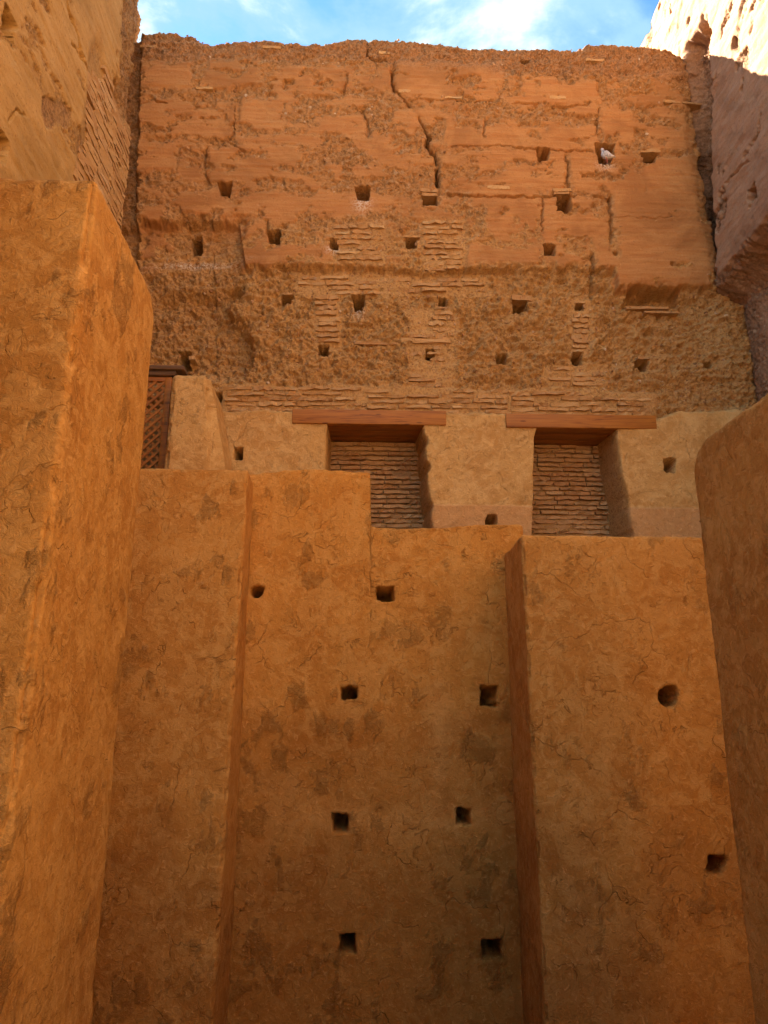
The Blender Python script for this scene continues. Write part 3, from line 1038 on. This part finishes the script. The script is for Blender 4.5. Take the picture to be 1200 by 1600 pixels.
z = 9.5
while z < 11.75:
    y = 7.55 + 0.2 * math.sin(z * 5.0) + random.uniform(0, 0.2) + max(0, z - 11.2) * 0.5
    while y < 9.25:
        L = min(random.uniform(0.34, 0.70), 9.33 - y)
        if L > 0.08 and random.random() < 0.97:
            lay(random.choice(BRG), leftw, (XL + left_h(y + L / 2, z) + 0.020 - 0.06 + random.uniform(-0.004, 0.006), y + L / 2, z), (L * 0.99, 0.12, 0.066 * random.uniform(0.92, 1.1)), (random.uniform(-0.02, 0.02), random.uniform(-0.008, 0.008), R(90)))
        y += L
    z += 0.083

# ------------------------------------------------------------------ right side wall, undercut below
XR = 5.25
U2 = steps((-7.0, 6.4, 0.16), (6.4, 10.3, 0.0165), (10.3, 12.2, 0.06))
V2 = steps((0.0, 5.0, 0.16), (5.0, 7.0, 0.03), (7.0, 15.6, 0.0185))
UU2, VV2 = np.meshgrid(U2, V2, indexing='ij')
RPX, RPY = to_px(np.full(UU2.shape, XR), UU2, VV2)


def right_relief(Y, Z, px, py):
    w1 = fbm2(Y * 2.4, Z * 2.4, 4, 61) - 0.5
    w3 = fbm2(Y * 13, Z * 13, 3, 63) - 0.5
    w4 = fbm2(Y * 13, Z * 13, 3, 64) - 0.5
    f1, v1 = worley(Y * 17, Z * 19, 9)
    f2, v2 = worley(Y * 38, Z * 42, 10)
    stones = (0.55 - f1) * 0.045 * (0.3 + v1) + (0.5 - f2) * 0.018 * (0.4 + v2)
    lum = fbm2(Y * 5, Z * 6, 5, 67, 0.6) - 0.5
    S = ss(fbm2(Y * 2.0, Z * 1.4, 5, 66, 0.6), 0.33, 0.37) * ss(Z + 0.12 * w3, 9.66, 9.74)
    streak = fbm2(Y * 2.2, Z * 7, 4, 65)
    h = (stones + lum * 0.10) * (1 - S) + S * (0.05 + (streak - 0.5) * 0.05 + (fbm2(Y * 6, Z * 6, 4, 68) - 0.5) * 0.03)
    # sunlit head is more flaked
    fl, fv = worley(Y * 2.2 + w1, Z * 3.4 + w1, 11)
    h = h + ss(Z, 12.0, 13.2) * (fv - 0.5) * 0.05 * ss(fbm2(Y * 3, Z * 3, 3, 69), 0.42, 0.5)
    # undercut
    und = 1 - ss(Z + 0.20 * w1 + 0.03 * w3 + 0.05 * (Y - 8), 9.36, 9.72)
    h = h * (1 - 0.7 * 4 * und * (1 - und)) - und * (0.48 + 0.10 * lum)
    # buttress-like swelling of the undercut towards the back corner
    h = h - 0.10 * und * np.sin((Y - 8.2) * 4.0) * ss(Z, 6.8, 7.6)
    # crevice at the back corner
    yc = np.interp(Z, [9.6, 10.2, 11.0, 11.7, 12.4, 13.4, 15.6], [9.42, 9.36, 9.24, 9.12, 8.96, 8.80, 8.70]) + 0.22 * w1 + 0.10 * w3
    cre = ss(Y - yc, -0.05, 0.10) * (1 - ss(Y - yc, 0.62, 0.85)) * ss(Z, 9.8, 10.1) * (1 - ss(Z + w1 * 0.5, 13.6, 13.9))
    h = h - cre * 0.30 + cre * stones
    S = S * (1 - cre)
    # beam slots
    Hm = np.zeros(px.shape)
    for cy, cz, wy, wz in ((8.28, 10.22, 0.16, 0.20), (8.90, 13.55, 0.34, 0.42)):
        d = np.minimum(wy / 2 - np.abs(Y + 0.12 * w3 - cy), wz / 2 - np.abs(Z + 0.12 * w4 - cz))
        Hm = np.maximum(Hm, ss(d, -0.015, 0.015))
    h = h * (1 - Hm) - 0.40 * Hm
    for pts in ([(1195, 180), (1190, 205), (1176, 232), (1168, 248)], [(1176, 250), (1150, 275), (1140, 285)], [(1130, 60), (1140, 30), (1150, 0)]):
        d = seg_dist(px + 8 * w3, py + 8 * w4, pts)
        h = h - 0.04 * (1 - ss(d, 0.6, 2.0)) * (px < 1300) * (px > 900)
    foot = und * (1 - ss(Z + 0.25 * w1, 7.45, 7.6))
    # two smooth streaks of later mortar down the broken face
    m1 = np.exp(-((Y - (9.02 + 0.12 * np.sin(Z * 3))) / 0.05) ** 2) + np.exp(-((Y - (8.25 + 0.10 * np.sin(Z * 2 + 1))) / 0.06) ** 2)
    m1 = m1 * und * (1 - ss(Z, 9.0, 9.3))
    h = h * (1 - 0.6 * np.clip(m1, 0, 1)) - 0.42 * 0.6 * np.clip(m1, 0, 1)
    hf = -0.40 + (fbm2(Y * 2.4, Z * 2.4, 4, 70) - 0.5) * 0.06
    h = h * (1 - foot) + hf * foot
    S = np.maximum(S, np.clip(m1, 0, 1) * 0.8)
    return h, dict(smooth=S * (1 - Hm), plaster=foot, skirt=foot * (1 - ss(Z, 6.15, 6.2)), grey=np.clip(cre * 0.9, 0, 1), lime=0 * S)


HR, AR = right_relief(UU2, VV2, RPX, RPY)
rightw = relief('rammed_earth_wall', UU2, VV2, lambda u, v: np.stack([np.full(u.shape, XR), u, v], -1), HR, (-1, 0, 0), 1.3, M_earth_r, AR)
second_slot(rightw, M_pier, 'plaster')
tag(rightw, 'pale rammed earth side wall on the right, its top sunlit and its foot undercut', 'wall')


# ------------------------------------------------------------------ lower plastered walls
def px_holes(p, n, plane, holes, depth=0.88):
    """recess for beam holes in a front face"""
    px, py = to_px(p[:, 0], plane, p[:, 2])
    m = np.zeros(len(p))
    w = fbm3(p * 11, 2, 9) - 0.5
    for cx, cy, ww, hh, rnd in holes:
        sel = (np.abs(px - cx) < 40) & (np.abs(py - cy) < 40) & (n[:, 1] < -0.9)
        w2 = fbm3(p[sel] * 16 + 5.0, 3, 12) - 0.5
        a, b = px[sel] - cx + 9 * w[sel], py[sel] - cy + 9 * w2
        if rnd:
            d = min(ww, hh) / 2 * (1 - np.sqrt((a / (ww / 2)) ** 2 + (b / (hh / 2)) ** 2))
        else:
            d = np.minimum(ww / 2 - np.abs(a), hh / 2 - np.abs(b))
        m[sel] = np.maximum(m[sel], ss(d, -1.8, 1.8) * 0.06 + ss(d, 0.2, 2.4) * 0.94)
    return m * depth


def wall_bumps(p, amp=1.0, s=0, n=None):
    chip = 0.0
    if n is not None:
        corner = np.clip((1 - np.abs(n).max(1)) / 0.2, 0, 1)
        k = fbm3(p * 7.0, 4, 90 + s, 0.6)
        chip = -corner * (0.030 * ss(k, 0.50, 0.62) + 0.012 * (k - 0.4))
    return chip + amp * ((fbm3(p * 1.7, 3, 20 + s) - 0.5) * 0.028 + (fbm3(p * 6.5, 4, 24 + s) - 0.5) * 0.013 + (fbm3(p * 24, 3, 28 + s) - 0.5) * 0.006)


def worn(p, s=0, lo=0.61, hi=0.68):
    return ss(fbm3(p * np.array([5.0, 5.0, 3.2]), 5, 60 + s, 0.62), lo, hi)


RW_HOLES = [(603, 928, 26, 22, 0), (545, 1083, 25, 20, 0), (765, 1088, 24, 32, 0), (533, 1286, 25, 27, 0), (725, 1277, 22, 28, 0), (543, 1475, 23, 30, 0), (768, 1484, 28, 31, 0), (401, 923, 22, 20, 1)]


def rw_attr(p, n):
    px, py = to_px(p[:, 0], 8.2, p[:, 2])
    w = fbm3(p * 2.3, 4, 35) - 0.5
    low_dark = ss(py + 190 * w, 1065, 1150) * 0.34 + ss(py + 260 * w, 1230, 1420) * 0.22  # wall colour darkens towards the bottom, with an uneven upper edge
    pale = np.exp(-((py - 1278 + 60 * w) / 26) ** 2) * in_rect(px, py, (440, 1000, 800, 1600), 60) * 0.25
    pale = np.maximum(pale, np.exp(-((px - 686 + 30 * w) / 14) ** 2) * in_rect(px, py, (400, 1060, 900, 1280), 20) * 0.25)
    pale = np.maximum(pale, np.exp(-((px - 600) ** 2 + (py - 1090) ** 2) / 70 ** 2) * 0.0)
    low_dark = low_dark * (1 - pale)
    return dict(low_dark=np.clip(low_dark, 0, 0.9), pale=pale, patch=worn(p))


def rw_warp(p):
    x, z = p[:, 0], p[:, 2]
    drop = 0.635 * ss(x + 0.0, 0.125, 0.145) + 0.03 * np.sin(x * 3.0)
    k = ss(z, 4.4, 6.24)
    q = p.copy()
    q[:, 2] = z - drop * np.clip((z - 4.6) / (6.24 - 4.6), 0, 1)
    return q


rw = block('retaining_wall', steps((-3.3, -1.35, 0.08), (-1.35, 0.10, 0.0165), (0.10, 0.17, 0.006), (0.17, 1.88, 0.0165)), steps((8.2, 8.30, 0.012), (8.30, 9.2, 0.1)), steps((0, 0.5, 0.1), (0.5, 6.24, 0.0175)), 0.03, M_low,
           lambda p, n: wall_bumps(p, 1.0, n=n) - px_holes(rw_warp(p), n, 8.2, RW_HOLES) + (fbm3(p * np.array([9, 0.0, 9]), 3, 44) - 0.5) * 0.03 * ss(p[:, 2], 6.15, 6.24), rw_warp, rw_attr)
tag(rw, 'ochre plastered wall with a stepped top and scattered square beam holes', 'wall')


def but_attr(p, n):
    w = fbm3(p * 2.1, 4, 37) - 0.5
    return dict(low_dark=np.clip(0.45 * ss(-(p[:, 2] + 3.0 * w), -2.7, -1.6), 0, 0.9), pale=0 * w, patch=worn(p, 3))  # buttress colour gets darker near the base


def batter(ref, slope, front_y, back_y):
    def f(p):
        q = p.copy()
        k = np.clip((back_y - p[:, 1]) / (back_y - front_y), 0, 1)
        q[:, 1] = p[:, 1] - k * slope * (ref - p[:, 2])
        return q
    return f


BG = 'plastered buttresses of the courtyard'
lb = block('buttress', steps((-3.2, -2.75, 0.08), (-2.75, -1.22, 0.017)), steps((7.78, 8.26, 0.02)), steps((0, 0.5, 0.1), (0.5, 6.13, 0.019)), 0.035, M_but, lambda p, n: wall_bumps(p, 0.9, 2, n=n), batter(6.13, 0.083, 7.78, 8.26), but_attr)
tag(lb, 'sloping ochre buttress between the huge left foreground buttress and the stepped wall', 'buttress', BG)
BH = [(1045, 1088, 31, 34, 1), (1120, 1352, 27, 29, 0)]
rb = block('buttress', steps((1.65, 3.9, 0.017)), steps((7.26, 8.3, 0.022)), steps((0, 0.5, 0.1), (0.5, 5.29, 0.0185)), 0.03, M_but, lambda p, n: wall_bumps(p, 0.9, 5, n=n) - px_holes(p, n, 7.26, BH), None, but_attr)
tag(rb, 'square-topped ochre buttress with one round and one square beam hole in its face', 'buttress', BG)


def round_back(cy, cz, r, sag):
    """softens the far top corner and lets the top sag"""
    def f(p):
        q = p.copy()
        dy = np.clip((p[:, 1] - (cy - r)) / r, 0, 1)
        dz = np.clip((p[:, 2] - (cz - r)) / r, 0, 1)
        q[:, 2] = q[:, 2] - sag * dy ** 2 * np.clip((p[:, 2] - 2) / (cz - 2), 0, 1)
        cut = np.hypot(dy, dz)
        over = np.maximum(0, cut - 1) * (dy > 0) * (dz > 0)
        s = np.where(over > 0, 1 / np.maximum(cut, 1e-6), 1.0)
        q[:, 1] = np.where(over > 0, (cy - r) + dy * r * s, q[:, 1])
        q[:, 2] = np.where(over > 0, q[:, 2] - (dz * r - dz * r * s), q[:, 2])
        return q
    return f


def chain(*fs):
    def f(p):
        for g_ in fs:
            p = g_(p)
        return p
    return f


lp = block('buttress', steps((-3.45, -2.9, 0.1), (-2.9, -1.6, 0.013)), steps((3.86, 5.24, 0.0145)), steps((0, 0.8, 0.1), (0.8, 6.70, 0.0165)), 0.045, M_fore, lambda p, n: wall_bumps(p, 0.8, 8, n=n), chain(round_back(5.24, 6.70, 0.30, 0.06), batter(6.6, 0.035, 3.86, 5.24)),
           lambda p, n: dict(low_dark=0.25 * ss(-(p[:, 2] + 2.5 * (fbm3(p * 2.2, 4, 39) - 0.5)), -3.0, -2.0), pale=0 * p[:, 0], patch=worn(p, 6)))  # slightly darker colour in the lower part
tag(lp, 'huge ochre buttress in the left foreground with a bright inner side and rounded shoulder', 'buttress', BG)
rp = block('buttress', steps((2.5, 2.6, 0.014), (2.6, 3.3, 0.1)), steps((2.9, 3.4, 0.05), (3.4, 5.22, 0.0155)), steps((0, 0.8, 0.1), (0.8, 5.49, 0.0175)), 0.05, M_fore, lambda p, n: wall_bumps(p, 0.8, 11, n=n), round_back(5.22, 5.49, 0.34, 0.03), lambda p, n: dict(low_dark=0 * p[:, 0], pale=0 * p[:, 0], patch=0.7 * worn(p, 9)))
tag(rp, 'dark shaded ochre buttress with a curved shoulder at the right edge of the photo', 'buttress', BG)

# pier beside the lattice
def pier_warp(p):
    q = p.copy()
    z = p[:, 2]
    k = np.clip((7.62 - z) / 1.2, 0, 1.6)
    wr = 0.26 * k ** 0.85
    t = np.clip((p[:, 0] + 2.36) / 0.46, 0, 1)
    q[:, 0] = p[:, 0] + wr * t * np.where(p[:, 1] > 8.66, 1.0, 0.42) 
    q[:, 1] = p[:, 1] - 0.04 * k * (p[:, 1] < 8.8)
    return q


# unseen buttress added beside the camera to shade the left foreground buttress front
shade_buttress = block('buttress', steps((-3.45, -1.74, 0.15)), steps((0.35, 2.62, 0.15)), steps((0.004, 8.6, 0.2)), 0.05, M_fore, None, None, lambda p, n: dict(low_dark=0 * p[:, 0], pale=0 * p[:, 0], patch=0 * p[:, 0]))
tag(shade_buttress, kind='structure')

pr = block('pier', steps((-2.37, -1.90, 0.014)), steps((8.62, 9.5, 0.03)), steps((5.1, 6.2, 0.06), (6.2, 7.66, 0.015)), 0.07, M_pier, lambda p, n: wall_bumps(p, 0.7, 14, n=n), pier_warp, lambda p, n: dict(low_dark=0 * p[:, 0], pale=0 * p[:, 0], patch=0.7 * worn(p, 9)))
tag(pr, 'short pale plastered pier with a sloping side, beside the wooden lattice', 'pier')

# ------------------------------------------------------------------ wooden lattice and its head beam
YL = 8.98
root = bpy.data.objects.new('lattice_screen', None)
COL.objects.link(root)
rx0, rx1 = -3.34, -2.45
rz0, rz1 = 6.1, 7.76
root.location = ((rx0 + rx1) / 2, YL, rz0)
tag(root, 'brown wooden lattice screen half hidden behind the left foreground buttress', 'lattice')
O = np.array(root.location)
fwid = 0.085
solid_box('stile', np.array([rx1 - fwid, YL - 0.03, rz0]) - O, np.array([rx1, YL + 0.04, rz1]) - O, M_wood, root, 0.006)
solid_box('stile', np.array([rx0, YL - 0.03, rz0]) - O, np.array([rx0 + fwid, YL + 0.04, rz1]) - O, M_wood, root, 0.006)
solid_box('rail', np.array([rx0 + fwid, YL - 0.025, rz1 - 0.06]) - O, np.array([rx1 - fwid, YL + 0.035, rz1]) - O, M_wood, root, 0.006)
solid_box('rail', np.array([rx0 + fwid, YL - 0.025, rz0]) - O, np.array([rx1 - fwid, YL + 0.035, rz0 + 0.09]) - O, M_wood, root, 0.006)
lx0, lx1, lz0, lz1 = rx0 + fwid - 0.01, rx1 - fwid + 0.01, rz0 + 0.08, rz1 - 0.05


def slat(c, sgn, y, w):
    """strip along z = c + sgn * x clipped to the frame"""
    pts = []
    for x in (lx0, lx1):
        z_ = c + sgn * x
        if lz0 <= z_ <= lz1:
            pts.append((x, z_))
    for z_ in (lz0, lz1):
        x = (z_ - c) / sgn
        if lx0 < x < lx1:
            pts.append((x, z_))
    if len(pts) < 2 or math.hypot(pts[0][0] - pts[1][0], pts[0][1] - pts[1][1]) < 0.06:
        return
    (xa, za), (xb, zb_) = pts[0], pts[1]
    L = math.hypot(xb - xa, zb_ - za)
    o = solid_box('slat', (-L / 2, -0.006, -w / 2), (L / 2, 0.006, w / 2), M_wood, root)
    o.location = Vector(((xa + xb) / 2, y, (za + zb_) / 2)) - Vector(O)
    o.rotation_euler = (0, -math.atan2(zb_ - za, xb - xa), 0)


c = lz0 - lx1
while c < lz1 - lx0:
    slat(c, 1.0, YL - 0.008, 0.032)
    c += 0.118
c = lz0 + lx0
while c < lz1 + lx1:
    slat(c, -1.0, YL + 0.006, 0.032)
    c += 0.118
lintel = bpy.data.objects.new('wooden_lintel', None)
COL.objects.link(lintel)
lintel.location = (-2.8, YL, 7.77)
tag(lintel, 'short weathered dark beam above the lattice screen', 'lintel')
solid_box('beam', (-0.6, -0.10, 0.07), (0.515, 0.12, 0.125), M_wood_dark, lintel, 0.008)
solid_box('beam', (-0.6, -0.06, 0.0), (0.40, 0.14, 0.066), M_wood_dark, lintel, 0.008)

# ------------------------------------------------------------------ pigeon in the beam hole
def loft(name, rings, mat, parent=None, seg=14):
    """closed tube through rings (centre, right axis half width, up axis half height, direction)"""
    V, Q = [], []
    for (cpos, rw_, rh_, d) in rings:
        d = Vector(d).normalized()
        side = Vector((0, 0, 1)).cross(d)
        if side.length < 0.1:
            side = Vector((0, 1, 0)).cross(d)
        side.normalize()
        u = d.cross(side).normalized()
        for s in range(seg):
            a = 2 * math.pi * s / seg
            p = Vector(cpos) + side * (math.cos(a) * rw_) + u * (math.sin(a) * rh_)
            V.append(tuple(p))
    for i in range(len(rings) - 1):
        for s in range(seg):
            Q.append((i * seg + s, i * seg + (s + 1) % seg, (i + 1) * seg + (s + 1) % seg, (i + 1) * seg + s))
    T = []
    a = len(V)
    V.append(tuple(rings[0][0]))
    V.append(tuple(rings[-1][0]))
    for s in range(seg):
        T.append((a, (s + 1) % seg, s))
        T.append((a + 1, (len(rings) - 1) * seg + s, (len(rings) - 1) * seg + (s + 1) % seg))
    return mesh_from(name, V, Q, mat, parent, True, None, T)


def feather_material(name, a, bcol, dark):
    m, N, b, co = new_mat(name, 0.7)
    n = N.noise(N.vmath('MULTIPLY', co, (1.0, 1.0, 0.6)), 38.0, 3, 0.6)
    k = N.noise(co, 22.0, 2, 0.5)
    col = N.mix(N.step(k, 0.45, 0.58), a, bcol)
    col = N.mix(N.step(n, 0.58, 0.66, 0.0, 0.85), col, dark)
    N.put(b.inputs['Base Color'], col)
    return m


M_feather = feather_material('pigeon_feather', (0.62, 0.58, 0.56), (0.48, 0.45, 0.47), (0.22, 0.20, 0.21))
M_wing = feather_material('pigeon_wing', (0.55, 0.50, 0.46), (0.36, 0.33, 0.33), (0.13, 0.12, 0.13))
M_beak = plain_material('beak_horn', (0.10, 0.08, 0.07), (0.2, 0.16, 0.14), 40.0, 0.5, 0.1)
M_leg = plain_material('pigeon_leg', (0.40, 0.11, 0.09), (0.5, 0.18, 0.14), 60.0, 0.6, 0.1)
sill = at_y(946, 257, D)
pg = bpy.data.objects.new('pigeon', None)
COL.objects.link(pg)
pg.location = (sill[0], D - 0.045, sill[2] - 0.005)
pg.rotation_euler = (0, 0, R(-38))
pg.scale = (0.92, 0.92, 0.92)
tag(pg, 'speckled grey and white pigeon perched in the wide beam hole high in the wall', 'pigeon')
# faces -x in its own frame, body upright
loft('body', [((0.150, 0, 0.045), 0.022, 0.006, (-1, 0, 0.3)), ((0.105, 0, 0.060), 0.034, 0.014, (-1, 0, 0.4)), ((0.065, 0, 0.085), 0.046, 0.036, (-1, 0, 0.6)), ((0.025, 0, 0.118), 0.060, 0.056, (-1, 0, 0.9)),
              ((-0.010, 0, 0.155), 0.064, 0.062, (-0.8, 0, 1)), ((-0.030, 0, 0.195), 0.053, 0.052, (-0.4, 0, 1)), ((-0.038, 0, 0.230), 0.036, 0.036, (-0.1, 0, 1)), ((-0.040, 0, 0.255), 0.027, 0.028, (-0.2, 0, 1)),
              ((-0.048, 0, 0.278), 0.026, 0.028, (-0.6, 0, 0.8)), ((-0.060, 0, 0.292), 0.022, 0.022, (-1, 0, 0.5)), ((-0.074, 0, 0.294), 0.012, 0.012, (-1, 0, 0))], M_feather, pg)
loft('beak', [((-0.070, 0, 0.291), 0.006, 0.006, (-1, 0, -0.2)), ((-0.085, 0, 0.287), 0.004, 0.004, (-1, 0, -0.3)), ((-0.097, 0, 0.281), 0.0012, 0.0012, (-1, 0, -0.5))], M_beak, pg, 8)
for s in (-1, 1):
    loft('wing', [((-0.012, s * 0.050, 0.196), 0.010, 0.012, (0.4, 0, -1)), ((0.010, s * 0.059, 0.160), 0.013, 0.040, (0.5, 0, -1)), ((0.045, s * 0.052, 0.115), 0.012, 0.040, (0.8, 0, -1)), ((0.090, s * 0.034, 0.078), 0.008, 0.022, (1, 0, -0.8)), ((0.135, s * 0.018, 0.054), 0.004, 0.007, (1, 0, -0.5))], M_wing, pg)
    loft('leg', [((0.012, s * 0.024, 0.085), 0.012, 0.012, (0, 0, -1)), ((0.010, s * 0.025, 0.050), 0.006, 0.006, (0, 0, -1)), ((0.006, s * 0.026, 0.006), 0.004, 0.004, (0, 0, -1)), ((-0.010, s * 0.026, 0.003), 0.004, 0.003, (-1, 0, 0)), ((-0.030, s * 0.026, 0.002), 0.002, 0.002, (-1, 0, 0))], M_leg, pg, 8)
    loft('eye', [((-0.056, s * 0.0175, 0.285), 0.004, 0.004, (0, s, 0)), ((-0.056, s * 0.0225, 0.285), 0.003, 0.003, (0, s, 0))], M_beak, pg, 8)
print('bricks on the back wall', nb)
